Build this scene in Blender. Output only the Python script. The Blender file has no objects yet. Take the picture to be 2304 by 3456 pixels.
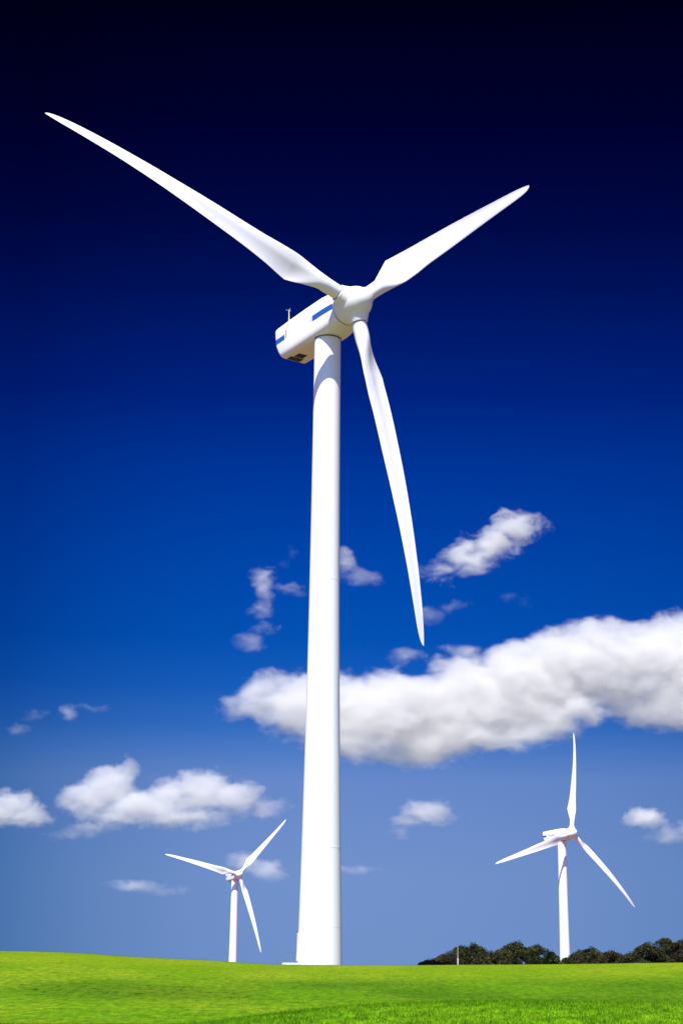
import bpy, bmesh, math, random
import numpy as np
from mathutils import Matrix, Vector

S = bpy.context.scene
C = S.collection
R = math.radians

# ------------------------------------------------------------------ camera
cd = bpy.data.cameras.new('camera')
cam = bpy.data.objects.new('camera', cd)
C.objects.link(cam)
S.camera = cam
cd.sensor_fit = 'VERTICAL'
cd.sensor_height = 36.0
cd.lens = 36.0 * 5404.5 / 3456.0
cd.clip_start = 0.1
cd.clip_end = 60000.0
cam.matrix_world = Matrix.Rotation(R(90) + 0.27729, 4, 'X') @ Matrix.Rotation(0.0098963, 4, 'Z')

# ------------------------------------------------------------------ light
SUN_EL = 54.5          # degrees above the horizon
SUN_LEFT = 16.5        # degrees to the left of straight behind the camera
EV = 0.75
S.view_settings.view_transform = 'Standard'
S.view_settings.look = 'None'
S.view_settings.exposure = EV
S.view_settings.gamma = 1.0
S.view_settings.use_curve_mapping = False
to_sun = Vector((-math.sin(R(SUN_LEFT)) * math.cos(R(SUN_EL)), -math.cos(R(SUN_LEFT)) * math.cos(R(SUN_EL)), math.sin(R(SUN_EL))))
sd = bpy.data.lights.new('sun', 'SUN')
sd.energy = 4.6
sd.angle = R(0.5)
sd.color = (1.0, 0.965, 0.92)
sun = bpy.data.objects.new('sun', sd)
C.objects.link(sun)
sun.rotation_euler = to_sun.to_track_quat('Z', 'Y').to_euler()

try:
    S.cycles.volume_bounces = 8
    S.cycles.max_bounces = 12
    S.cycles.diffuse_bounces = 4
    S.cycles.transparent_max_bounces = 16
    S.cycles.volume_step_rate = 1.0
    S.cycles.volume_max_steps = 512
    S.cycles.use_denoising = True
except Exception:
    pass


def lin(r, g, b):
    """8 bit sRGB as seen in the picture -> scene linear at this exposure"""
    out = []
    for c in (r, g, b):
        c /= 255.0
        c = c / 12.92 if c <= 0.04045 else ((c + 0.055) / 1.055) ** 2.4
        out.append(c / 2 ** EV)
    return (*out, 1.0)


class NT:
    """small helper to write node trees"""
    def __init__(self, tree):
        self.t = tree
        self.n = tree.nodes
        self.l = tree.links

    def add(self, kind, **kw):
        nd = self.n.new(kind)
        for k, v in kw.items():
            setattr(nd, k, v)
        return nd

    def put(self, v, sock):
        if isinstance(v, bpy.types.NodeSocket):
            self.l.new(v, sock)
        elif v is not None:
            sock.default_value = v

    def math(self, op, a, b=None, c=None, clamp=False):
        nd = self.add('ShaderNodeMath', operation=op, use_clamp=clamp)
        for i, v in enumerate((a, b, c)):
            if v is not None:
                self.put(v, nd.inputs[i])
        return nd.outputs[0]

    def mix(self, fac, a, b):
        nd = self.add('ShaderNodeMix', data_type='RGBA')
        self.put(fac, nd.inputs[0])
        self.put(a, nd.inputs[6])
        self.put(b, nd.inputs[7])
        return nd.outputs[2]

    def ramp(self, fac, stops, interp='LINEAR'):
        nd = self.add('ShaderNodeValToRGB')
        cr = nd.color_ramp
        cr.interpolation = interp
        while len(cr.elements) < len(stops):
            cr.elements.new(0.5)
        for e, (p, c) in zip(cr.elements, stops):
            e.position = p
            e.color = c if len(c) == 4 else (*c, 1)
        self.put(fac, nd.inputs[0])
        return nd.outputs[0]

    def noise(self, vec, scale, detail=4.0, rough=0.5, dist=0.0, dims='3D'):
        nd = self.add('ShaderNodeTexNoise', noise_dimensions=dims)
        if vec is not None:
            self.put(vec, nd.inputs['Vector'])
        nd.inputs['Scale'].default_value = scale
        nd.inputs['Detail'].default_value = detail
        nd.inputs['Roughness'].default_value = rough
        nd.inputs['Distortion'].default_value = dist
        return nd.outputs[0]

    def smooth(self, v, a, b):
        nd = self.add('ShaderNodeMapRange', interpolation_type='SMOOTHSTEP')
        self.put(v, nd.inputs[0])
        nd.inputs[1].default_value = a
        nd.inputs[2].default_value = b
        return nd.outputs[0]


# ------------------------------------------------------------------ sky
# A daylight sky seen through a polariser: darkest navy well above the horizon
# on the side away from the sun, and on the sun's side daylight tinted blue to fill the shade.
world = bpy.data.worlds.new('World')
S.world = world
world.use_nodes = True
W = NT(world.node_tree)
W.n.clear()
tc = W.add('ShaderNodeTexCoord')
sep = W.add('ShaderNodeSeparateXYZ')
W.l.new(tc.outputs['Generated'], sep.inputs[0])
elev = W.math('ARCSINE', sep.outputs[2])
elev_n = W.math('DIVIDE', elev, R(40), clamp=True)
SKY = [(0.0, (113, 145, 201)), (3.0, (114, 146, 203)), (6.4, (103, 137, 202)), (7.3, (80, 125, 199)), (8.2, (52, 110, 194)), (9.6, (24, 94, 188)),
       (11.3, (3, 82, 180)), (13.2, (1, 74, 174)), (15.2, (0, 65, 165)), (17.4, (0, 54, 153)), (20.0, (0, 35, 128)), (23.6, (0, 19, 94)),
       (26.0, (0, 9, 70)), (29.5, (0, 1, 46)), (33.5, (0, 0, 24))]
dark = W.ramp(elev_n, [(max(0.0, e / 40), lin(*c)) for e, c in SKY])
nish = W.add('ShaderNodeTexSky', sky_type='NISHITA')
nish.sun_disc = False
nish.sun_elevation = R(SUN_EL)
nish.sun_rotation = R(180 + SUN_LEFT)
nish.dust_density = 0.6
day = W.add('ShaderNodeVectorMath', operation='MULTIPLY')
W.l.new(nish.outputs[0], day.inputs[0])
day.inputs[1].default_value = (0.046, 0.064, 0.122)   # dimmed and tinted blue so the unseen sky behind the camera cools the shadows
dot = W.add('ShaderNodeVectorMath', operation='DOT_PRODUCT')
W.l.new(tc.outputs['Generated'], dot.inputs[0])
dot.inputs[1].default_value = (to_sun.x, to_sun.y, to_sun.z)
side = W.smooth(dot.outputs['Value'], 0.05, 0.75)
# the darkest band of a polarised sky lies square to the sun: away to the left, less to the right
az = W.math('ARCTAN2', sep.outputs[0], sep.outputs[1])
azn = W.math('DIVIDE', az, R(12.0))
left = W.math('MINIMUM', W.math('POWER', W.math('ABSOLUTE', W.math('MINIMUM', azn, 0.0)), 2.2), 1.3)
right = W.math('MINIMUM', W.math('MULTIPLY', W.math('POWER', W.math('MAXIMUM', azn, 0.0), 2.0), 0.35), 0.6)
band = W.math('ADD', left, right)
tint = W.mix(band, (1, 1, 1, 1), (0.36, 0.58, 0.69, 1))
dm = W.add('ShaderNodeMix', data_type='RGBA', blend_type='MULTIPLY')
dm.inputs[0].default_value = 1.0
W.l.new(dark, dm.inputs[6])
W.l.new(tint, dm.inputs[7])
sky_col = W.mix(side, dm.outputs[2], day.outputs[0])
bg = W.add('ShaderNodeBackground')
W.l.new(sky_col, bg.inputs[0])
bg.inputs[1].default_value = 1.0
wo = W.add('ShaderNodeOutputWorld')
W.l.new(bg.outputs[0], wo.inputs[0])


# ------------------------------------------------------------------ helpers
def tag(o, label=None, cat=None, group=None, kind=None):
    if label:
        o['label'] = label
    if cat:
        o['category'] = cat
    if group:
        o['group'] = group
    if kind:
        o['kind'] = kind
    return o


def link(name, me, parent=None, mat=None, mw=None):
    o = bpy.data.objects.new(name, me)
    C.objects.link(o)
    if mat is not None:
        me.materials.append(mat)
    if parent is not None:
        o.parent = parent
    if mw is not None:
        o.matrix_local = mw
    return o


def mesh_np(name, verts, faces, smooth=False):
    """faces: (n, k) int array"""
    me = bpy.data.meshes.new(name)
    verts = np.asarray(verts, np.float32)
    faces = np.asarray(faces, np.int32)
    n, k = faces.shape
    me.vertices.add(len(verts))
    me.vertices.foreach_set('co', verts.ravel())
    me.loops.add(n * k)
    me.loops.foreach_set('vertex_index', faces.ravel())
    me.polygons.add(n)
    me.polygons.foreach_set('loop_start', np.arange(0, n * k, k, dtype=np.int32))
    if smooth:
        me.polygons.foreach_set('use_smooth', np.ones(n, bool))
    me.update(calc_edges=True)
    return me


def bm_mesh(name, bm, smooth=False, angle=None):
    bmesh.ops.recalc_face_normals(bm, faces=bm.faces)
    me = bpy.data.meshes.new(name)
    bm.to_mesh(me)
    bm.free()
    if smooth:
        for p in me.polygons:
            p.use_smooth = True
        if angle is not None:
            me.set_sharp_from_angle(angle=angle)
    return me


def rings(bm, secs, close_u=True, cap=(True, True)):
    """loft a list of rings (each a list of points)"""
    vs = [[bm.verts.new(p) for p in s] for s in secs]
    n = len(secs[0])
    for a, b in zip(vs, vs[1:]):
        for i in range(n if close_u else n - 1):
            j = (i + 1) % n
            bm.faces.new((a[i], a[j], b[j], b[i]))
    if cap[0]:
        bm.faces.new(vs[0][::-1])
    if cap[1]:
        bm.faces.new(vs[-1])
    return vs


def lathe(bm, prof, n=64, cx=0.0, cy=0.0, cap=(True, True)):
    rings(bm, [[(cx + r * math.cos(2 * math.pi * k / n), cy + r * math.sin(2 * math.pi * k / n), z) for k in range(n)] for r, z in prof], cap=cap)


def box(bm, x0, x1, y0, y1, z0, z1):
    v = [bm.verts.new(p) for p in ((x0, y0, z0), (x1, y0, z0), (x1, y1, z0), (x0, y1, z0), (x0, y0, z1), (x1, y0, z1), (x1, y1, z1), (x0, y1, z1))]
    for f in ((0, 3, 2, 1), (4, 5, 6, 7), (0, 1, 5, 4), (1, 2, 6, 5), (2, 3, 7, 6), (3, 0, 4, 7)):
        bm.faces.new([v[i] for i in f])


def tube(bm, pts, r, n=8):
    pts = [Vector(p) for p in pts]
    secs = []
    for i, p in enumerate(pts):
        d = (pts[min(i + 1, len(pts) - 1)] - pts[max(i - 1, 0)]).normalized()
        a = d.orthogonal().normalized()
        if abs(d.z) < 0.9:
            a = d.cross(Vector((0, 0, 1))).normalized()
        b = d.cross(a)
        rr = r[i] if isinstance(r, (list, tuple)) else r
        secs.append([p + rr * (math.cos(2 * math.pi * k / n) * a + math.sin(2 * math.pi * k / n) * b) for k in range(n)])
    rings(bm, secs)


def pchip(xs, ys):
    """monotone cubic interpolation, numpy in / out"""
    xs, ys = np.asarray(xs, float), np.asarray(ys, float)
    h = np.diff(xs)
    dl = np.diff(ys) / h
    m = np.zeros_like(ys)
    for i in range(1, len(xs) - 1):
        if dl[i - 1] * dl[i] > 0:
            w1, w2 = 2 * h[i] + h[i - 1], h[i] + 2 * h[i - 1]
            m[i] = (w1 + w2) / (w1 / dl[i - 1] + w2 / dl[i])
    m[0], m[-1] = dl[0], dl[-1]

    def f(x):
        x = np.clip(np.asarray(x, float), xs[0], xs[-1])
        i = np.clip(np.searchsorted(xs, x) - 1, 0, len(xs) - 2)
        t = (x - xs[i]) / h[i]
        return ((1 + 2 * t) * (1 - t) ** 2 * ys[i] + t * (1 - t) ** 2 * h[i] * m[i] + t * t * (3 - 2 * t) * ys[i + 1] + t * t * (t - 1) * h[i] * m[i + 1])
    return f


# ------------------------------------------------------------------ materials
def mat(name):
    m = bpy.data.materials.new(name)
    m.use_nodes = True
    t = NT(m.node_tree)
    b = t.n['Principled BSDF']
    return m, t, b


def paint(name, col, rough=0.45, dirt=0.06, dirt_col=(0.55, 0.50, 0.42), scale=0.9, streak=True):
    """painted steel or glass fibre with faint weathering"""
    m, t, b = mat(name)
    tco = t.add('ShaderNodeTexCoord')
    mp = t.add('ShaderNodeMapping')
    t.l.new(tco.outputs['Object'], mp.inputs[0])
    if streak:
        mp.inputs['Scale'].default_value = (1.0, 1.0, 0.12)
    n1 = t.noise(mp.outputs[0], scale * 3, 6, 0.6)
    n2 = t.noise(tco.outputs['Object'], scale * 9, 5, 0.6)
    f = t.math('MULTIPLY', t.smooth(n1, 0.48, 0.85), t.smooth(n2, 0.35, 0.75))
    f = t.math('MULTIPLY', f, dirt * 6, clamp=True)
    t.l.new(t.mix(f, (*col, 1), (*dirt_col, 1)), b.inputs['Base Color'])
    b.inputs['Roughness'].default_value = rough
    b.inputs['Specular IOR Level'].default_value = 0.35
    return m


M_TOWER = paint('tower_paint', (0.80, 0.80, 0.80), 0.5, 0.03)
M_BLADE = paint('blade_gelcoat', (0.80, 0.80, 0.795), 0.42, 0.025, scale=0.5, streak=False)
M_HUB = paint('hub_paint', (0.78, 0.77, 0.75), 0.45, 0.07, (0.50, 0.43, 0.33), 1.0, streak=False)
M_NAC = paint('nacelle_paint', (0.80, 0.79, 0.77), 0.45, 0.06, (0.55, 0.47, 0.36), 0.7, streak=False)
M_BLUE = paint('blue_vinyl', (0.020, 0.095, 0.38), 0.4, 0.01)
M_GREY = paint('grey_vinyl', (0.22, 0.25, 0.33), 0.45, 0.01)
M_DARK = paint('dark_louvre', (0.018, 0.016, 0.013), 0.7, 0.0)
M_SEAL = paint('rubber_seal', (0.10, 0.095, 0.09), 0.7, 0.0)
M_STEEL = paint('galvanised_steel', (0.45, 0.46, 0.48), 0.4, 0.03)
M_CONC = paint('pale_concrete', (0.72, 0.71, 0.69), 0.8, 0.05, streak=False)


def grass_nodes(t, blades):
    """turf colour from where it grows: fresh green, yellowed strips, a darker worn patch"""
    geo = t.add('ShaderNodeNewGeometry')
    mp = t.add('ShaderNodeMapping')
    t.l.new(geo.outputs['Position'], mp.inputs[0])
    mp.inputs['Scale'].default_value = (0.35, 0.16, 0.0)
    mp2 = t.add('ShaderNodeMapping')
    t.l.new(geo.outputs['Position'], mp2.inputs[0])
    mp2.inputs['Scale'].default_value = (1.0, 1.0, 0.0)
    big = t.noise(mp.outputs[0], 0.55, 4, 0.55)
    mid = t.noise(mp2.outputs[0], 0.9, 5, 0.6)
    fine = t.noise(mp2.outputs[0], 6.0, 4, 0.65)
    a, bcol, c, d = (0.100, 0.212, 0.004, 1), (0.185, 0.262, 0.010, 1), (0.047, 0.130, 0.003, 1), (0.115, 0.085, 0.012, 1)
    col = t.mix(t.smooth(big, 0.38, 0.68), a, bcol)
    col = t.mix(t.math('MULTIPLY', t.smooth(mid, 0.50, 0.72), 0.75), col, c)
    # worn patch in the hollow on the left
    sp = t.add('ShaderNodeSeparateXYZ')
    t.l.new(geo.outputs['Position'], sp.inputs[0])
    dx = t.math('DIVIDE', t.math('ADD', sp.outputs[0], 8.3), 5.6)
    dy = t.math('DIVIDE', t.math('ADD', sp.outputs[1], -64.0), 6.5)
    rr = t.math('SQRT', t.math('ADD', t.math('MULTIPLY', dx, dx), t.math('MULTIPLY', dy, dy)))
    patch = t.math('SUBTRACT', 1.0, t.smooth(t.math('ADD', rr, t.math('MULTIPLY', t.math('SUBTRACT', mid, 0.5), 1.5)), 0.35, 1.15))
    col = t.mix(t.math('MULTIPLY', patch, 0.7), col, c)
    # greener, lusher strip in the dip just behind the hump
    st = t.math('MULTIPLY', t.smooth(sp.outputs[1], 54, 63), t.math('SUBTRACT', 1.0, t.smooth(t.math('ADD', sp.outputs[1], t.math('MULTIPLY', mid, 12.0)), 78, 86)))
    st = t.math('MULTIPLY', st, t.smooth(sp.outputs[0], -7, -1))
    col = t.mix(t.math('MULTIPLY', t.math('MULTIPLY', st, t.smooth(big, .30, .62)), 0.9), col, c)
    # bare dark scuffs
    mp3 = t.add('ShaderNodeMapping')
    t.l.new(geo.outputs['Position'], mp3.inputs[0])
    mp3.inputs['Scale'].default_value = (1.0, 0.5, 0.0)
    scf = t.noise(mp3.outputs[0], 1.7, 5, 0.7)
    col = t.mix(t.math('MULTIPLY', t.math('MAXIMUM', t.math('ADD', patch, t.math('MULTIPLY', st, 0.3)), 0.16), t.math('MULTIPLY', t.smooth(scf, 0.56, 0.64), 0.95)), col, (0.022, 0.030, 0.004, 1))
    brown = t.math('MULTIPLY', patch, t.smooth(fine, 0.50, 0.66))
    col = t.mix(t.math('MULTIPLY', brown, 0.75), col, d)
    col = t.mix(t.math('MULTIPLY', t.math('SUBTRACT', 1.0, t.smooth(sp.outputs[1], 40, 47)), 0.75), col, t.mix(t.smooth(mid, .4, .6), (0.150, 0.330, 0.005, 1), (0.105, 0.255, 0.004, 1)))
    # fine mown grain
    mp4 = t.add('ShaderNodeMapping')
    t.l.new(geo.outputs['Position'], mp4.inputs[0])
    mp4.inputs['Scale'].default_value = (1.0, 0.42, 0.0)
    gr = t.noise(mp4.outputs[0], 3.2, 7, 0.72)
    gv = t.add('ShaderNodeVectorMath', operation='SCALE')
    t.l.new(col, gv.inputs[0])
    t.l.new(t.math('ADD', 0.58, t.math('MULTIPLY', t.smooth(gr, .30, .70), 0.80)), gv.inputs['Scale'])
    col = gv.outputs[0]
    # the crest is cropped shorter and drier
    crest = t.math('MULTIPLY', t.smooth(sp.outputs[1], 70, 90), 0.55)
    col = t.mix(crest, col, (0.175, 0.240, 0.006, 1))
    if blades:
        tone = t.math('ADD', t.math('MULTIPLY', geo.outputs['Random Per Island'], 0.5), 0.80)
        vm = t.add('ShaderNodeVectorMath', operation='SCALE')
        t.l.new(col, vm.inputs[0])
        t.l.new(tone, vm.inputs['Scale'])
        return vm.outputs[0], geo, sp, fine
    return col, geo, sp, fine


m, t, b = mat('turf')
col, geo, sp, fine = grass_nodes(t, False)
bounce_zone = t.math('MAXIMUM', t.smooth(sp.outputs[1], 97, 104), t.smooth(t.math('ABSOLUTE', sp.outputs[0]), 31, 36))  # unseen ground around the lawn, kept bare to limit green bounce light
bounce_zone = t.math('MAXIMUM', bounce_zone, t.math('SUBTRACT', 1.0, t.smooth(sp.outputs[1], 8, 14)))
bounce_soil = t.mix(t.noise(geo.outputs['Position'], 0.12, 6, 0.6), (0.215, 0.100, 0.070, 1), (0.145, 0.070, 0.048, 1))  # invented reddish earth, out of view, warming the light bounced onto undersides
far = t.math('MAXIMUM', t.smooth(t.math('ABSOLUTE', sp.outputs[0]), 300, 700), t.smooth(sp.outputs[1], 400, 900))
bounce_soil = t.mix(far, bounce_soil, (0.17, 0.17, 0.16, 1))  # neutral far ground, chosen for its bounce onto the cloud undersides
t.l.new(t.mix(bounce_zone, t.mix(t.math('MULTIPLY', t.smooth(fine, 0.4, 0.7), 0.18), col, (0.05, 0.11, 0.006, 1)), bounce_soil), b.inputs['Base Color'])
b.inputs['Roughness'].default_value = 0.9
b.inputs['Specular IOR Level'].default_value = 0.02
bp = t.add('ShaderNodeBump')
bp.inputs['Strength'].default_value = 0.6
bp.inputs['Distance'].default_value = 0.05
t.l.new(fine, bp.inputs['Height'])
t.l.new(bp.outputs[0], b.inputs['Normal'])
M_TURF = m

m, t, b = mat('grass_blades')
col, geo, sp, fine = grass_nodes(t, True)
t.l.new(col, b.inputs['Base Color'])
b.inputs['Roughness'].default_value = 0.6
b.inputs['Specular IOR Level'].default_value = 0.08
tr = t.add('ShaderNodeBsdfTranslucent')
t.l.new(col, tr.inputs[0])
mx = t.add('ShaderNodeMixShader')
mx.inputs[0].default_value = 0.5
t.l.new(b.outputs[0], mx.inputs[1])
t.l.new(tr.outputs[0], mx.inputs[2])
t.l.new(mx.outputs[0], t.n['Material Output'].inputs[0])
M_BLADES = m


def leaf_mat(name, c1, c2, c3):
    m, t, b = mat(name)
    geo = t.add('ShaderNodeNewGeometry')
    n1 = t.noise(geo.outputs['Position'], 1.1, 3, 0.5)
    col = t.mix(t.smooth(n1, 0.42, 0.62), (*c1, 1), (*c2, 1))
    col = t.mix(t.smooth(geo.outputs['Random Per Island'], 0.86, 1.0), col, (*c3, 1))
    t.l.new(col, b.inputs['Base Color'])
    b.inputs['Roughness'].default_value = 0.7
    b.inputs['Specular IOR Level'].default_value = 0.15
    return m


M_LEAF = leaf_mat('dark_leaves', (0.011, 0.014, 0.004), (0.030, 0.034, 0.007), (0.10, 0.10, 0.020))
M_LEAF_BROWN = leaf_mat('brown_leaves', (0.017, 0.014, 0.006), (0.036, 0.030, 0.009), (0.10, 0.085, 0.025))
M_LEAF_GREEN = leaf_mat('green_leaves', (0.025, 0.048, 0.007), (0.045, 0.080, 0.010), (0.09, 0.12, 0.02))
M_BARK = paint('bark', (0.05, 0.04, 0.03), 0.9, 0.0)

# ------------------------------------------------------------------ ground
rng = np.random.default_rng(7)
BASE = pchip([-60, 0, 20, 40, 48, 60, 75, 86, 93, 101, 110, 140, 200, 300, 380, 500, 1500, 12000],
             [-1.8, -1.6, -1.56, -1.6, -1.56, -1.2, -0.66, -0.2, 0.0, -0.02, -0.3, -3.0, -8.5, -13.0, -14.4, -16.8, -26, -80])
CREST = pchip([-80, -40, -20.2, -15.8, -11.6, -6.8, -3.4, 0, 3.5, 13, 20, 40, 80], [.5, .85, .74, .69, .48, .30, .13, .14, .16, .32, .47, .7, .7])
HUMP = pchip([-30, -9, -4, 0.3, 8, 20, 40], [0, 0.05, .36, .82, 1.0, 1.1, 0.9])
_ph = rng.uniform(0, 6.28, (10, 2))
_kx = rng.uniform(-1, 1, 10)
_ky = rng.uniform(-1, 1, 10)


def sstep(v, a, b):
    t = np.clip((v - a) / (b - a), 0, 1)
    return t * t * (3 - 2 * t)


def ground_z(x, y):
    x = np.asarray(x, float)
    y = np.asarray(y, float)
    z = BASE(y)
    w = sstep(y, 45, 93) * (1 - sstep(y, 106, 180))
    z = z + CREST(x) * w
    s = np.where(y < 36, 11.0, 5.5)
    z = z + HUMP(x) * np.exp(-((y - 36) / s) ** 2)
    und = 0
    for i in range(10):
        wl = 3.5 + 1.7 * i
        k = 6.283 / wl
        und = und + 0.0022 * wl * np.sin(k * (_kx[i] * x + _ky[i] * y * 0.6) + _ph[i, 0])
    near = np.exp(-np.abs(x) / 300) * (1 - 0.8 * sstep(y, 75, 90) * (1 - sstep(y, 105, 120)))
    return z + und * near * sstep(np.abs(y), 0, 20) * 0.6


def axis(a, b, step, far, grow=1.13):
    core = list(np.arange(a, b + 1e-6, step))
    hi, s = [b], step
    while hi[-1] < far:
        s *= grow
        hi.append(hi[-1] + s)
    lo, s = [a], step
    while lo[-1] > -far:
        s *= grow
        lo.append(lo[-1] - s)
    return np.array(lo[1:][::-1] + core + hi[1:])


gx = axis(-30, 34, 0.35, 12000)
gy = axis(8, 116, 0.4, 12000)
X, Y = np.meshgrid(gx, gy)
Z = ground_z(X, Y)
V = np.stack([X, Y, Z], -1).reshape(-1, 3)
nx, ny = len(gx), len(gy)
idx = np.arange(nx * ny).reshape(ny, nx)
F = np.stack([idx[:-1, :-1], idx[:-1, 1:], idx[1:, 1:], idx[1:, :-1]], -1).reshape(-1, 4)
g = link('ground', mesh_np('ground', V, F, True), mat=M_TURF)
tag(g, 'rolling green lawn rising to a crest below the turbines', kind='structure')


# ------------------------------------------------------------------ clouds
# fair weather cumulus, 4 to 17 km away; each is a volume of its own
F_PX, PITCH, ROLL = 5404.5, 0.27729, 0.0098963


def at(px, py, dist):
    """a direction read off the photograph -> point at that distance"""
    a, b = px - 1152.0, py - 1728.0
    c, s = math.cos(ROLL), -math.sin(ROLL)
    a, b = (c * a - s * b) / F_PX, -(s * a + c * b) / F_PX
    d = Vector((a, math.cos(PITCH) - b * math.sin(PITCH), math.sin(PITCH) + b * math.cos(PITCH)))
    return d * (dist / d.y)


def cloud_mat():
    m = bpy.data.materials.new('cloud_droplets')
    m.use_nodes = True
    t = NT(m.node_tree)
    t.n.clear()
    v = t.add('ShaderNodeVolumePrincipled')
    v.inputs['Color'].default_value = (0.975, 0.965, 0.94, 1)
    v.inputs['Density'].default_value = 1.0
    v.inputs['Anisotropy'].default_value = 0.35
    o = t.add('ShaderNodeOutputMaterial')
    t.l.new(v.outputs[0], o.inputs['Volume'])
    return m


M_CLOUD = cloud_mat()


def cloud(label, dist, blobs, dens=3.0, amp=0.9, scale=1.1, soft=0.45, vox=0.045, seed=0.0, depth=0.45, warp=0.5):
    """blobs: (x, y, rx, ry) in picture units of 100; the puffs are joined, roughened and softened"""
    u = dist * 100.0 / F_PX
    cx = sum(b[0] for b in blobs) / len(blobs)
    cy = sum(b[1] for b in blobs) / len(blobs)
    ctr = at(cx, cy, dist)
    rg = random.Random(int(seed * 10) + 5)
    loc = []
    for b in blobs:
        p = (at(b[0], b[1], dist) - ctr) / u
        rx, rz = b[2] / 100.0, b[3] / 100.0
        ry = depth * math.sqrt(rx * rz) * 1.2
        loc.append(((p.x, rg.uniform(-.3, .3) * ry, p.z), (rx, ry, rz)))
    pad = 0.35 * amp + 0.12
    lo = [min(c[i] - r[i] for c, r in loc) - pad for i in range(3)]
    hi = [max(c[i] + r[i] for c, r in loc) + pad for i in range(3)]
    me = bpy.data.meshes.new('cloud')
    me.from_pydata([lo, hi], [], [])
    o = link('cloud', me, mat=M_CLOUD)
    o.location = ctr
    o.scale = (u, u, u)
    tag(o, label, kind='stuff')
    ng = bpy.data.node_groups.new('cloud_shape', 'GeometryNodeTree')
    ng.interface.new_socket('Geometry', in_out='OUTPUT', socket_type='NodeSocketGeometry')
    g = NT(ng)
    out = g.add('NodeGroupOutput')
    pos = g.add('GeometryNodeInputPosition').outputs[0]

    def vm(op, a, b=None):
        nd = g.add('ShaderNodeVectorMath', operation=op)
        g.put(a, nd.inputs[0])
        if b is not None:
            if op == 'SCALE':
                g.put(b, nd.inputs['Scale'])
            else:
                g.put(b, nd.inputs[1])
        return nd.outputs['Value'] if op == 'LENGTH' else nd.outputs[0]

    off = vm('ADD', vm('MULTIPLY', pos, (.62, .6, 1.05)), (seed * 7.3, seed * 3.1, seed * 5.7))
    wn = g.add('ShaderNodeTexNoise', noise_dimensions='3D')
    g.put(vm('SCALE', off, scale * 0.9), wn.inputs['Vector'])
    wn.inputs['Scale'].default_value = 1.0
    wn.inputs['Detail'].default_value = 2.0
    wv = vm('SCALE', vm('SUBTRACT', wn.outputs['Color'], (.5, .5, .5)), warp)
    q = vm('ADD', pos, wv)
    f = None
    for c, r in loc:
        d = vm('LENGTH', vm('DIVIDE', vm('SUBTRACT', q, c), r))
        v = g.math('MULTIPLY', g.math('SUBTRACT', 1.0, d), min(r[0], r[2]) * 0.9)
        f = v if f is None else g.math('SMOOTH_MAX', f, v, 0.12)
    n = g.noise(vm('ADD', off, vm('SCALE', wv, .6)), scale * 1.6, 9, 0.69)
    f = g.math('ADD', f, g.math('MULTIPLY', g.math('SUBTRACT', n, 0.5), amp))
    # ragged, thinner towards the base and mottled inside
    sx = g.add('ShaderNodeSeparateXYZ')
    g.put(pos, sx.inputs[0])
    zt = g.smooth(sx.outputs[2], lo[2] + .3, hi[2] - .3)
    n2 = g.noise(vm('ADD', off, (3.1, 1.7, 9.2)), scale * 1.9, 3, 0.55)
    sh = g.math('MULTIPLY', g.math('SUBTRACT', 1.3, g.math('MULTIPLY', zt, .7)), soft)
    den = g.math('DIVIDE', f, sh, clamp=True)
    den = g.math('POWER', den, 1.15)
    den = g.math('MULTIPLY', den, g.math('ADD', 0.80, g.math('MULTIPLY', g.smooth(n2, .36, .66), .35)))
    den = g.math('MULTIPLY', den, dens)
    vc = g.add('GeometryNodeVolumeCube')
    g.put(den, vc.inputs['Density'])
    vc.inputs['Min'].default_value = lo
    vc.inputs['Max'].default_value = hi
    for i, k in enumerate('XYZ'):
        vc.inputs['Resolution ' + k].default_value = max(12, min(420, int((hi[i] - lo[i]) / (vox * (1.6 if k == 'Y' else 1.0)))))
    sm = g.add('GeometryNodeSetMaterial')
    g.l.new(vc.outputs[0], sm.inputs[0])
    sm.inputs['Material'].default_value = M_CLOUD
    g.l.new(sm.outputs[0], out.inputs[0])
    md = o.modifiers.new('shape', 'NODES')
    md.node_group = ng
    return o


cloud('long bank of white cumulus behind the big tower, reaching the right edge', 7000.0, [
    (800, 2392, 95, 42), (890, 2365, 110, 85), (930, 2310, 70, 60), (1020, 2380, 160, 120), (1160, 2400, 170, 140), (1310, 2400, 180, 155), (1460, 2420, 190, 165),
    (1600, 2370, 190, 165), (1750, 2320, 180, 175), (1890, 2270, 180, 160), (2030, 2230, 180, 145), (2180, 2215, 180, 130), (2330, 2200, 200, 140),
    (1430, 2505, 210, 85), (1230, 2480, 200, 80), (1620, 2470, 190, 85), (1800, 2410, 180, 85), (1930, 2370, 130, 70), (1050, 2440, 190, 65), (1540, 2260, 120, 60),
    (2170, 2385, 150, 80), (2290, 2370, 180, 115), (2440, 2320, 150, 130), (2200, 2300, 200, 80), (1850, 2425, 170, 80), (1960, 2385, 130, 85), (2090, 2335, 150, 85), (1720, 2460, 170, 75), (1090, 2490, 150, 45), (1210, 2515, 180, 55), (1330, 2540, 180, 48), (1460, 2550, 170, 45), (1590, 2520, 150, 45)], dens=2.7, amp=1.15, scale=1.3, soft=.36, seed=1.0, vox=.033, depth=.5, warp=.8)
cloud('double humped cumulus above the left turbine', 10500.0, [
    (300, 2700, 110, 75), (370, 2650, 95, 85), (420, 2610, 55, 55), (470, 2720, 170, 70), (590, 2690, 110, 70), (690, 2670, 115, 85), (790, 2690, 100, 65), (870, 2722, 105, 40), (600, 2755, 210, 50), (420, 2750, 180, 45)],
    dens=3.4, amp=.95, scale=1.7, soft=.36, seed=2.0, vox=.026)
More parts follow.
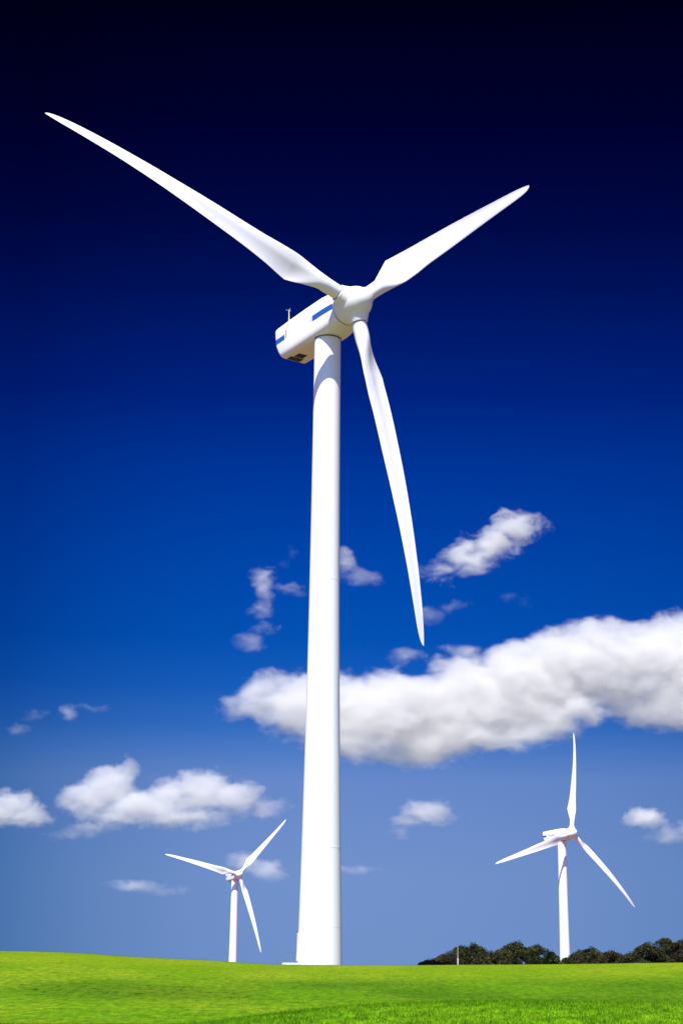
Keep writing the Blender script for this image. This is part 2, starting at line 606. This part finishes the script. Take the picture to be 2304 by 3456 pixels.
cloud('cumulus cut by the left edge', 10500.0, [(-30, 2740, 110, 60), (50, 2710, 80, 55), (80, 2750, 110, 50)], dens=4.8, amp=.9, scale=1.8, soft=.36, seed=3.0, vox=.026)
cloud('thin shred of cloud under the double humped cumulus', 10500.0, [(300, 2800, 90, 26), (220, 2820, 70, 22)], dens=6.0, amp=.6, scale=1.8, soft=.6, seed=4.0, vox=.035)
cloud('small cumulus low between the big tower and the right turbine', 11000.0, [(1440, 2740, 95, 48), (1370, 2775, 75, 32), (1350, 2810, 50, 24), (1500, 2760, 60, 28)], dens=6.6, amp=.65, scale=1.7, soft=.5, seed=5.0, vox=.035)
cloud('small cumulus low beside the right edge', 11000.0, [(2170, 2765, 85, 36), (2220, 2765, 50, 22)], dens=11.9, amp=.55, scale=1.8, soft=.45, seed=6.0, vox=.035)
cloud('faint cloud at the right edge under the small cumulus', 11000.0, [(2250, 2820, 90, 34), (2330, 2800, 60, 40)], dens=6.0, amp=.6, scale=1.7, soft=.6, seed=7.0, vox=.035)
cloud('ragged slanting cloud right of the lowest blade', 4000.0, [(1730, 1790, 75, 75), (1660, 1840, 95, 75), (1570, 1880, 90, 75), (1490, 1925, 80, 50), (1800, 1775, 50, 28)], dens=4.0, amp=1.3, scale=1.7, soft=.5, seed=8.0, vox=.03, warp=1.0)
cloud('scrap of cloud touching the right side of the big tower', 4000.0, [(1160, 1895, 50, 55), (1225, 1945, 75, 38)], dens=4.4, amp=.75, scale=1.7, soft=.55, seed=9.0, vox=.035, warp=.6)
cloud('upright scrap of cloud left of the big tower', 4000.0, [(890, 1945, 45, 50), (900, 2000, 40, 55), (880, 2050, 40, 40), (985, 1990, 60, 24)], dens=4.4, amp=.8, scale=1.8, soft=.55, seed=10.0, vox=.035, warp=.7)
cloud('small torn cloud left of the big tower, below the upright scrap', 4000.0, [(835, 2175, 60, 38), (890, 2120, 50, 20)], dens=4.4, amp=.7, scale=1.8, soft=.6, seed=11.0, vox=.035, warp=.6)
cloud('faint wisp beside the tip of the lowest blade', 4000.0, [(1450, 2075, 50, 36), (1515, 2045, 55, 20)], dens=2.7, amp=.7, scale=1.9, soft=.6, seed=12.0, vox=.035, warp=.7)
cloud('faint strip of cloud just over the long bank', 7000.0, [(1370, 2215, 70, 28), (1560, 2195, 80, 28)], dens=5.3, amp=.6, scale=1.8, soft=.6, seed=13.0, vox=.035)
cloud('faint puff in the blue between the slanting cloud and the long bank', 5000.0, [(1700, 2022, 40, 18), (1770, 2035, 45, 16)], dens=1.2, amp=.6, scale=2.0, soft=.7, seed=20.0, vox=.03)
cloud('thin curled wisp high beside the upright scrap', 4000.0, [(985, 1870, 22, 32), (965, 1905, 26, 24)], dens=1.2, amp=.6, scale=2.2, soft=.7, seed=21.0, vox=.028, warp=.7)
cloud('tiny bright puff high on the left', 7000.0, [(232, 2405, 40, 36)], dens=8.2, amp=.6, scale=2.0, soft=.6, seed=14.0, vox=.03)
cloud('tiny faint puff nearest the left edge', 7000.0, [(60, 2465, 45, 22)], dens=6.8, amp=.5, scale=2.0, soft=.6, seed=15.0, vox=.03)
cloud('tiny faint streak beside the bright puff', 7000.0, [(125, 2408, 50, 20), (320, 2390, 50, 18)], dens=4.1, amp=.6, scale=2.0, soft=.7, seed=16.0, vox=.03)
cloud('pale flat cloud behind the left turbine', 17000.0, [(820, 2915, 75, 34), (900, 2940, 80, 38)], dens=9.7, amp=.4, scale=1.8, soft=.5, seed=17.0, vox=.03)
cloud('pale flat cloud left of the left turbine', 17000.0, [(460, 2990, 110, 24), (560, 3005, 90, 17)], dens=9.7, amp=.4, scale=2.0, soft=.45, seed=18.0, vox=.03)
cloud('pale flat cloud low beside the big tower', 17000.0, [(1200, 2937, 90, 22)], dens=7.5, amp=.4, scale=2.0, soft=.5, seed=19.0, vox=.03)


# ------------------------------------------------------------------ wind turbines
HUB_H, OVER, TILT, NTILT = 42.7, 3.2, R(6.2), R(3.0)
SPIN_R = 23.5


def blade_mesh():
    rr = [0.9, 1.5, 2.2, 3.1, 4.0, 4.75, 5.25]
    le = pchip([0.9, 2.2, 3.2, 4.2, 5.2, 6.5, 8, 11, 14.6, 18, 21, 22.5, 23.1, 23.4, 23.5], [-.5, -.5, -.56, -.66, -.74, -.72, -.64, -.59, -.50, -.43, -.37, -.29, -.19, -.09, 0.0])
    tw = pchip([0, 5.2, 7, 9, 12, 15, 18, 21, 23.5], [18, 17, 10, 5, 1, -2.5, -4, -4, -4])
    df = pchip([0, 5, 9, 12, 15, 18, 21, 23.5], [0, .03, .13, .15, .10, -.06, -.37, -.76])
    th = pchip([0.9, 2.2, 3.1, 4, 5.2, 7, 9, 12, 15, 18, 21, 22.5, 23.3, 23.5], [.5, .5, .47, .39, .30, .225, .18, .14, .108, .08, .055, .036, .015, .003])
    tex, tey = [0.9, 2.2, 2.9, 5.2, 7, 9, 12, 15, 18, 21, 22.5, 23.2, 23.5], [.5, .5, .52, 1.25, 1.10, .98, .82, .63, .44, .26, .15, .07, .02]
    ts = pchip(tex[3:], tey[3:])
    t0 = pchip(tex[:4], tey[:4])
    st = sorted(set([0.9, 1.4, 1.8, 2.2] + list(np.linspace(2.5, 5.0, 12)) + [5.12, 5.2, 5.28] + list(np.linspace(5.6, 22.4, 52)) + [22.7, 22.95, 23.15, 23.3, 23.4, 23.47, 23.5]))
    N = 48
    secs = []
    for r in st:
        a, b_ = float(le(r)), float(t0(r) if r < 2.9 else (np.interp(r, tex, tey) if r < 5.2 else ts(r)))
        T = float(th(r))
        bl = float(sstep(np.array(r), 2.4, 5.0))
        be = R(float(tw(r)))
        cb = (b_ - a) / math.cos(be) if bl > 0 else (b_ - a)
        cb = (1 - bl) * (b_ - a) + bl * (b_ - a) / math.cos(be)
        sec = []
        for k in range(N):
            th_ = 2 * math.pi * k / N
            x = (1 - math.cos(th_)) / 2            # 0 leading edge, 1 trailing edge
            up = math.sin(th_)                      # >0 : suction side (downwind)
            ell = T * up
            tt = 2.0 * T * 2.6 * (0.2969 * math.sqrt(x) - 0.126 * x - 0.3516 * x * x + 0.2843 * x ** 3 - 0.1036 * x ** 4) / 0.78
            camber = T * (0.08 * math.sin(math.pi * x) + 1.55 * max(0.0, x - 0.35) ** 1.2 * (1 - x) * 2.2)
            air = camber + (1 if up >= 0 else -1) * (tt * 0.5 + 0.004 * x)
            yv = (1 - bl) * ell + bl * air
            xc = a / (b_ - a) * cb + x * cb if b_ > a else 0
            n = xc * math.cos(be) + (-yv) * math.sin(be)
            aa = -xc * math.sin(be) + (-yv) * math.cos(be) + float(df(r))
            sec.append((r, n, aa))
        secs.append(sec)
    bm = bmesh.new()
    rings(bm, secs)
    return bm_mesh('blade', bm, True, R(50))


def hub_mesh():
    """spinner: blunt nose and three sleeves, z = shaft direction, x = towards one blade"""
    bm = bmesh.new()
    prof = [(1.15, -1.0), (1.19, -0.6), (1.19, -0.1), (1.10, 0.35), (0.95, 0.72), (0.72, 1.04), (0.46, 1.27), (0.22, 1.38), (0.06, 1.41)]
    zz = np.array([z for r, z in prof])
    fz = pchip(zz, [r for r, z in prof])
    zs = np.concatenate([np.linspace(-1.0, 1.2, 50), 1.41 - 0.21 * (1 - np.linspace(0.05, 1, 24)) ** 2])
    lathe(bm, [(max(.02, float(fz(z))), z) for z in zs], 144)
    for k in range(3):
        a = k * 2 * math.pi / 3
        secs = []
        fd = pchip([.2, .8, 1.12, 1.32, 1.44], [.84, .80, .70, .62, .60])
        for rad, d in [(float(fd(q)), q) for q in np.linspace(.2, 1.44, 30)]:
            secs.append([(d * math.cos(a) - rad * math.cos(q) * math.sin(a), d * math.sin(a) + rad * math.cos(q) * math.cos(a), rad * math.sin(q) * (0.98 if d > 1 else 1.0)) for q in [2 * math.pi * j / 96 for j in range(96)]])
        rings(bm, secs)
    me = bm_mesh('hub', bm)
    return me


def nacelle_mesh():
    """x across, y backwards from the hub centre, z up"""
    def ring(y, w, top, mid, bot, wb, sl, sc=1.0):
        # sl : how far the rear leans, as offsets in y for each height
        half_ = []
        for k in range(6):                      # rounded roof edge
            q = k / 5
            p0, p1, p2 = (w - .22, top), (w, top), (w, top - .30)
            half_.append(tuple((1 - q) ** 2 * a + 2 * q * (1 - q) * b + q * q * c for a, b, c in zip(p0, p1, p2)))
        half_.append((w, .25))
        half_.append((w, -.35))
        for k in range(8):                      # soft turn into the underside
            q = k / 7
            p0, p1, p2 = (w, mid + .10), (w - .02, bot + .06), (wb - .10, bot)
            half_.append(tuple((1 - q) ** 2 * a + 2 * q * (1 - q) * b + q * q * c for a, b, c in zip(p0, p1, p2)))
        pts = half_ + [(-x, z) for x, z in half_[::-1]]
        zc = (top + bot) / 2
        return [(x * sc, y + sl(z), zc + (z - zc) * sc) for x, z in pts]
    flat = lambda z: 0.0
    rear = lambda z: float(np.interp(z, [-1.4, -1.0, -0.2, 0.9, 1.1], [-.65, -.45, -.06, 0.0, -.06]))
    half = lambda z: 0.5 * rear(z)
    secs = [ring(.98, 1.07, .97, -.74, -1.13, .74, flat), ring(1.5, 1.12, 1.06, -.90, -1.32, .86, flat), ring(2.3, 1.15, 1.14, -.96, -1.40, .92, flat),
            ring(4.4, 1.16, 1.13, -.98, -1.42, .94, flat), ring(6.4, 1.15, 1.10, -.98, -1.42, .94, half), ring(8.02, 1.13, 1.05, -.96, -1.40, .92, rear),
            ring(8.15, 1.13, 1.05, -.96, -1.40, .92, rear, .985), ring(8.23, 1.13, 1.05, -.96, -1.40, .92, rear, .95), ring(8.27, 1.13, 1.05, -.96, -1.40, .92, rear, .88)]
    bm = bmesh.new()
    rings(bm, secs)
    return bm_mesh('nacelle', bm, True, R(60))


TOWER = pchip([-0.6, 0, 2.3, 5, 10, 16.5, 23.5, 32, 41.3], [1.385, 1.375, 1.33, 1.27, 1.175, 1.065, .985, .93, .89])


def tower_mesh():
    bm = bmesh.new()
    zs = list(np.linspace(-0.8, 41.22, 90))
    lathe(bm, [(float(TOWER(z)), z) for z in zs], 96)
    return bm_mesh('tower', bm, True, R(40))


def ring_mesh(name, z, out, h):
    bm = bmesh.new()
    r = float(TOWER(z))
    n = 96
    rings(bm, [[(q * math.cos(2 * math.pi * k / n), q * math.sin(2 * math.pi * k / n), zz) for k in range(n)] for q, zz in
               ((r - .02, z - h), (r + out, z - h), (r + out + .004, z), (r + out, z + h), (r - .02, z + h))], cap=(False, False))
    return bm_mesh(name, bm, True, R(30))


def flank_patch(name, y0, y1, z0, z1, off, rearcut=False):
    """thin marking lying on the flank of the nacelle (the -x side), with real thickness"""
    bm = bmesh.new()
    def w(y):
        return float(np.interp(y, [.98, 1.5, 2.3, 4.4, 6.4, 8.00, 8.11, 8.18, 8.22], [1.07, 1.12, 1.15, 1.16, 1.15, 1.13, 1.113, 1.073, .994]))
    ys = sorted(set(list(np.linspace(y0, y1, 8)) + [k for k in (1.5, 2.3, 4.4, 6.4, 8.0, 8.11, 8.18) if y0 < k < y1]))
    secs = []
    for y in ys:
        e = y
        secs.append([(-w(y) - off, e, z0), (-w(y) - off, e, z1), (-w(y) + .02, e, z1), (-w(y) + .02, e, z0)])
    rings(bm, secs)
    return bm_mesh(name, bm)


ME = dict(blade=blade_mesh(), hub=hub_mesh(), nacelle=nacelle_mesh(), tower=tower_mesh())


def bev(o, w, seg=3, ang=20):
    md = o.modifiers.new('bevel', 'BEVEL')
    md.width = w
    md.segments = seg
    md.limit_method = 'ANGLE'
    md.angle_limit = R(ang)
    md.harden_normals = False
    return o


def rotor_matrix(phase):
    ax = Vector((0, -math.cos(TILT), math.sin(TILT)))
    u = Vector((1, 0, 0))
    w = Vector((0, math.sin(TILT), math.cos(TILT)))
    e = math.cos(phase) * u + math.sin(phase) * w
    n = -math.sin(phase) * u + math.cos(phase) * w
    m = Matrix.Identity(4)
    for i, v in enumerate((e, n, ax)):
        m.col[i][:3] = v
    m.translation = Vector((0, -OVER, HUB_H))
    return m


def text_mesh(body, size):
    cu = bpy.data.curves.new('lettering', 'FONT')
    cu.body = body
    cu.size = size
    cu.extrude = 0.006
    tmp = bpy.data.objects.new('lettering', cu)
    C.objects.link(tmp)
    me = bpy.data.meshes.new_from_object(tmp.evaluated_get(bpy.context.evaluated_depsgraph_get()))
    bpy.data.objects.remove(tmp)
    return me


def make_turbine(label, loc, yaw, phase, detail, letters, stout=1.0):
    root = bpy.data.objects.new('wind_turbine', None)
    C.objects.link(root)
    root.location = loc
    root.rotation_euler = (0, 0, yaw)
    tag(root, label, 'wind turbine', 'white three bladed wind turbines on the grass')

    tw = link('tower', ME['tower'], root)
    tw.scale = (stout, stout, 1)
    if not ME['tower'].materials:
        ME['tower'].materials.append(M_TOWER)
    for z, o_, h in ((24.24, .006, .05), (7.1, .006, .05), (2.31, .004, .03)) if detail else ((24.24, .006, .05),):
        link('flange_seam', ring_mesh('flange_seam', z, o_, h), tw, M_TOWER)
    link('yaw_ring', ring_mesh('yaw_ring', 41.16, .05, .06), tw, M_SEAL)

    nm = Matrix.Translation((0, -OVER, HUB_H)) @ Matrix.Rotation(-NTILT, 4, 'X')
    na = link('nacelle', ME['nacelle'], root, mw=nm)
    if not ME['nacelle'].materials:
        ME['nacelle'].materials.append(M_NAC)
    if not letters:
        link('stripe', flank_patch('stripe', 1.06, 3.40, -.24, .17, .008), na, M_BLUE)
    link('stripe', flank_patch('stripe', 6.93, 8.21, -.22, .16, .008), na, M_BLUE)
    if detail:
        link('blue_bar', flank_patch('blue_bar', 6.70, 6.78, -.16, .42, .006), na, M_BLUE)  # narrow blue bars on the flank, a marking with no opening behind
        link('blue_bar', flank_patch('blue_bar', 3.56, 3.60, -.24, .12, .006), na, M_BLUE)
    for y0, y1, x0, x1 in ((6.86, 7.38, -.66, .36), (6.12, 6.76, -.48, .22)):
        bm = bmesh.new()
        box(bm, x0, x1, y0, y1, -1.432, -1.38)
        v = link('vent', bm_mesh('vent', bm), na, M_DARK)
        bm = bmesh.new()
        for i in range(7):
            yy = y0 + (i + .5) * (y1 - y0) / 7
            box(bm, x0 + .02, x1 - .02, yy - .012, yy + .012, -1.446, -1.433)
        link('louvre', bm_mesh('louvre', bm), v, M_SEAL)
    if detail:
        bm = bmesh.new()
        tube(bm, [(-1.0, 6.55, 1.0), (-1.0, 6.55, 1.45), (-1.0, 6.55, 1.95)], [.05, .03, .022])
        an = link('wind_sensor_mast', bm_mesh('wind_sensor_mast', bm, True, R(40)), na, M_NAC)
        bm = bmesh.new()
        for k in range(3):
            a = k * 2.094 + .4
            c = (-1.0 + .16 * math.cos(a), 6.55 + .16 * math.sin(a), 1.93)
            tube(bm, [(-1.0, 6.55, 1.93), c], .008)
            bmesh.ops.create_uvsphere(bm, u_segments=10, v_segments=6, radius=.045, matrix=Matrix.Translation(c))
        link('cup_rotor', bm_mesh('cup_rotor', bm, True), an, M_GREY)
    bm = bmesh.new()
    rings(bm, [[(1.13 * math.cos(q), yy, 1.13 * math.sin(q) - .06) for q in [2 * math.pi * k / 48 for k in range(48)]] for yy in (.93, 1.0)])
    link('shaft_seal', bm_mesh('shaft_seal', bm, True, R(40)), na, M_SEAL)
    if letters:
        lt = Matrix(((0, 0, -1, 0), (-1, 0, 0, 0), (0, 1, 0, 0), (0, 0, 0, 1)))
        for body, size, y, z, mt in (('V', .78, 6.25, -.20, M_BLUE), ('estas', .72, 5.70, -.20, M_GREY)):
            o = link('lettering', text_mesh(body, size), na, mt)
            o.matrix_local = Matrix.Translation((-1.172, y, z)) @ lt

    rm = rotor_matrix(phase)
    hb = link('hub', ME['hub'], root, mw=rm)
    if not ME['hub'].materials:
        ME['hub'].materials.append(M_HUB)
    md = hb.modifiers.new('remesh', 'REMESH')
    md.mode = 'VOXEL'
    md.voxel_size = 0.03
    md.use_smooth_shade = True
    try:
        hb.cycles.shadow_terminator_offset = 0.25
        hb.cycles.shadow_terminator_geometry_offset = 0.3
    except Exception:
        pass
    ms = hb.modifiers.new('smooth', 'SMOOTH')
    ms.factor = 0.5
    ms.iterations = 22
    for k in range(3):
        bo = link('blade', ME['blade'], root, mw=rotor_matrix(phase + k * 2 * math.pi / 3))
        if not ME['blade'].materials:
            ME['blade'].materials.append(M_BLADE)
        bm = bmesh.new()
        n = 40
        rings(bm, [[(d, q * math.cos(2 * math.pi * j / n), q * math.sin(2 * math.pi * j / n)) for j in range(n)] for d, q in ((1.43, .5), (1.43, .535), (1.465, .535), (1.465, .5))], cap=(False, False))
        link('root_seal', bm_mesh('root_seal', bm, True, R(40)), bo, M_SEAL)

    if detail:
        # door and steps on the left of the tower foot
        a0 = math.pi + yaw * -1 + R(8)
        bm = bmesh.new()
        n = 10
        secs = []
        for z in (0.28, 1.75, 1.92):
            r0 = float(TOWER(z))
            hw = .44 if z < 1.9 else .30
            inner = [((r0 - .03) * math.cos(a0 + q / r0), (r0 - .03) * math.sin(a0 + q / r0), z) for q in np.linspace(hw, -hw, n)]
            outer = [((r0 + .075) * math.cos(a0 + q / r0), (r0 + .075) * math.sin(a0 + q / r0), z) for q in np.linspace(-hw, hw, n)]
            secs.append(inner + outer)
        rings(bm, secs)
        dr = bev(link('door', bm_mesh('door', bm), tw, M_TOWER), .02, 2, 40)
        rz = Matrix.Rotation(a0, 4, 'Z')
        bm = bmesh.new()
        box(bm, 1.36, 2.25, -.62, .62, -.4, .16)
        box(bm, 2.25, 2.60, -.62, .62, -.4, .05)
        sp_ = bev(link('door_steps', bm_mesh('door_steps', bm), root, M_CONC, rz), .03, 2, 40)
        bm = bmesh.new()
        tube(bm, [(2.52, -.58, .0), (2.50, -.58, .25), (2.32, -.58, .50), (2.10, -.58, .78), (1.95, -.58, .80), (1.42, -.58, .80)], .008, 6)
        link('handrail', bm_mesh('handrail', bm, True), sp_, M_SEAL)
    return root


make_turbine('large nearest wind turbine with a plain blue striped nacelle, towering over the crest', (-1.06, 101.99, 0.10), 0.5979, 0.7088, True, False)
make_turbine('distant wind turbine rising behind the dark bushes, one blade straight up, lettering on its nacelle', (49.45, 360.89, 29.06 - HUB_H), 0.6149, 1.3777, False, True, 1.06)
make_turbine('small distant wind turbine on the left with its nacelle hidden behind the hub', (-30.70, 490.62, 26.45 - HUB_H), 0.4350, 0.8254, False, False, 1.16)


# ------------------------------------------------------------------ bushes
def shrub(name, label, x, y, top, hw, kind, seed):
    rg = np.random.default_rng(seed)
    z0 = float(ground_z(x, y))
    H = top - z0
    root = bpy.data.objects.new(name, None)
    C.objects.link(root)
    root.location = (x, y, z0)
    tag(root, label, 'bush', 'dark bushes behind the crest')
    rad = hw * 1.5
    # limbs
    bm = bmesh.new()
    nl = 5
    for i in range(nl):
        a = i * 2 * math.pi / nl + rg.uniform(-.3, .3)
        l = rad * rg.uniform(.3, .6)
        tube(bm, [(0.05 * math.cos(a), 0.05 * math.sin(a), -.15), (.25 * l * math.cos(a), .25 * l * math.sin(a), H * .3), (l * math.cos(a), l * math.sin(a), H * .72)], [.09 * min(1, H / 3), .06 * min(1, H / 3), .02], 6)
    link('trunk', bm_mesh('trunk', bm, True, R(60)), root, M_BARK)
    # crown: leaves scattered over many overlapping clumps
    nc = int(34 + 26 * rad)
    cen, cr = [], []
    for i in range(nc):
        u = rg.uniform(-1, 1)
        v = rg.uniform(-1, 1)
        q = math.sqrt(u * u + v * v)
        if q > 1:
            u, v = u / q * .9, v / q * .9
            q = .9
        dome = math.sqrt(max(0.02, 1 - q * q))
        c_r = rg.uniform(.30, .50) * min(1.1, .25 + rad * .55)
        surf = H * (0.30 + 0.70 * dome) - c_r * .85
        zz = surf if i % 3 else surf * rg.uniform(.25, .85)
        cen.append((u * rad, v * rad, max(.1, zz)))
        cr.append(c_r)
    cen[1] = (0.0, 0.0, H - cr[1] * .9)
    cen, cr = np.array(cen), np.array(cr)
    per = 260 if kind != 'small' else 160
    n = per * len(cen)
    ci = np.repeat(np.arange(len(cen)), per)
    d = rg.normal(size=(n, 3))
    d /= np.linalg.norm(d, axis=1)[:, None]
    rr = cr[ci] * rg.uniform(.55, 1.08, n) ** .6
    P = cen[ci] + d * rr[:, None] * np.array([1.05, 1.05, .85])
    # a few stray sprigs above the outline
    ns = int(n * .02)
    P[:ns, 2] += rg.uniform(0, .22, ns)
    P[:, 2] = np.maximum(P[:, 2], .02)
    L = rg.uniform(.05, .11, n)
    nrm = d + rg.normal(scale=.7, size=(n, 3))
    nrm /= np.linalg.norm(nrm, axis=1)[:, None]
    t1 = np.cross(nrm, rg.normal(size=(n, 3)))
    t1 /= np.linalg.norm(t1, axis=1)[:, None]
    t2 = np.cross(nrm, t1)
    a = P - t1 * L[:, None]
    b = P + t2 * (L * .45)[:, None]
    c = P + t1 * L[:, None]
    e = P - t2 * (L * .45)[:, None]
    V = np.stack([a, b, c, e], 1).reshape(-1, 3)
    F = np.arange(4 * n).reshape(-1, 4)
    mt = {'dark': M_LEAF, 'brown': M_LEAF_BROWN, 'green': M_LEAF_GREEN, 'small': M_LEAF}[kind]
    link('crown', mesh_np('crown', V, F), root, mt)
    return root


BUSHES = [
    (7.36, 132.0, 0.71, 1.10, 'dark', 'lowest bush, at the left end of the dark hedge line'),
    (9.09, 136.0, 1.28, 1.26, 'brown', 'brownish bush left of the thin white pole'),
    (10.47, 140.0, 1.88, 1.04, 'dark', 'dark round bush rising just right of the white pole'),
    (11.60, 141.0, 2.10, 1.17, 'dark', 'taller dark bush, peak of the left clump'),
    (12.63, 138.0, 1.40, 1.15, 'brown', 'low olive bush in the dip between the two left peaks'),
    (13.99, 140.0, 1.68, 1.17, 'dark', 'dark bush on the left shoulder of the broad dome'),
    (15.53, 143.0, 2.32, 1.53, 'dark', 'broad domed dark bush, highest left of the distant tower'),
    (17.06, 142.0, 2.02, 1.26, 'dark', 'dark bush on the right shoulder of the broad dome'),
    (17.95, 139.0, 1.45, 0.62, 'green', 'brighter green bush at the right end of the left group'),
    (17.46, 126.0, 0.98, 0.40, 'small', 'tiny bush at the left foot of the distant tower'),
    (18.35, 127.0, 1.08, 0.56, 'brown', 'small brown bush at the right foot of the distant tower'),
    (20.44, 140.0, 1.57, 0.93, 'dark', 'dark bush, first lump right of the distant tower'),
    (22.06, 144.0, 1.87, 1.23, 'dark', 'dark domed bush, second lump right of the distant tower'),
    (23.06, 140.0, 1.57, 1.42, 'brown', 'wide brownish bush sloping down right of the domed one'),
    (24.40, 138.0, 1.42, 1.28, 'dark', 'low dark bush in the dip before the tall right group'),
    (27.42, 146.0, 2.42, 1.40, 'dark', 'tall dark bush starting the high group at the right edge'),
    (29.04, 147.0, 2.81, 1.36, 'dark', 'tallest dark bush of the hedge, near the right edge'),
    (30.35, 146.0, 2.65, 1.49, 'brown', 'tall brownish bush cut by the right edge of the picture'),
]
for i, (x, y, top, hw, kind, lab) in enumerate(BUSHES):
    shrub('bush', lab, x, y, top, hw, kind, 100 + i)

# thin pole in front of the bushes
px, py = 8.56, 118.0
pz = float(ground_z(px, py))
root = bpy.data.objects.new('pole', None)
C.objects.link(root)
root.location = (px, py, pz)
tag(root, 'thin white pole standing in front of the left bushes', 'pole')
bm = bmesh.new()
lathe(bm, [(.022, -.3), (.022, .9), (.018, 1.62 - pz)], 10)
link('shaft', bm_mesh('shaft', bm, True, R(40)), root, M_STEEL)
bm = bmesh.new()
lathe(bm, [(.028, -.3), (.028, .72 - pz), (.022, .74 - pz)], 10)
link('sleeve', bm_mesh('sleeve', bm, True, R(40)), root, M_TOWER)


# ------------------------------------------------------------------ grass
def grass(name, label, n, xr, yr, hgt, wid, seed, dens=None, lean=.45):
    rg = np.random.default_rng(seed)
    y = yr[0] + (yr[1] - yr[0]) * rg.uniform(0, 1, n) ** 1.15
    x = rg.uniform(xr[0], xr[1], n)
    if dens is not None:
        keep = dens(x, y) > rg.uniform(0, 1, n)
        x, y = x[keep], y[keep]
        n = len(x)
    z = ground_z(x, y) - .006
    clump = .75 + .5 * (np.sin(x * 1.9 + 1.3 * np.sin(y * 1.1)) * np.sin(y * 1.4 + 1.1 * np.sin(x * 1.3)) * .5 + .5)
    h = (.35 + .65 * rg.uniform(0, 1, n) ** 2.5) * hgt * clump
    a = rg.uniform(0, 2 * math.pi, n)
    dx, dy = np.cos(a), np.sin(a)
    la = rg.uniform(0, 2 * math.pi, n)
    ln = rg.uniform(0, lean, n) * h
    lx, ly = np.cos(la) * ln, np.sin(la) * ln
    w = wid * rg.uniform(.6, 1.2, n) * .5
    B0 = np.stack([x - dx * w, y - dy * w, z], 1)
    B1 = np.stack([x + dx * w, y + dy * w, z], 1)
    M0 = np.stack([x - dx * w * .8 + lx * .35, y - dy * w * .8 + ly * .35, z + h * .6], 1)
    M1 = np.stack([x + dx * w * .8 + lx * .35, y + dy * w * .8 + ly * .35, z + h * .6], 1)
    T = np.stack([x + lx, y + ly, z + h], 1)
    V = np.stack([B0, B1, M1, M0, T], 1).reshape(-1, 3)
    k = np.arange(n)[:, None] * 5
    F = np.concatenate([k + np.array([[0, 1, 2]]), k + np.array([[0, 2, 3]]), k + np.array([[3, 2, 4]])], 1).reshape(-1, 3)
    o = link(name, mesh_np(name, V, F), mat=M_BLADES)
    tag(o, label, kind='stuff')
    return o


grass('grass', 'long fresh grass blades on the hump nearest the viewer', 300000, (-13, 15), (25, 47), .085, .012, 1, lean=1.1)
grass('grass', 'short mown grass covering the slope up to the crest', 420000, (-28, 30), (44, 97), .030, .016, 2, lean=1.0)
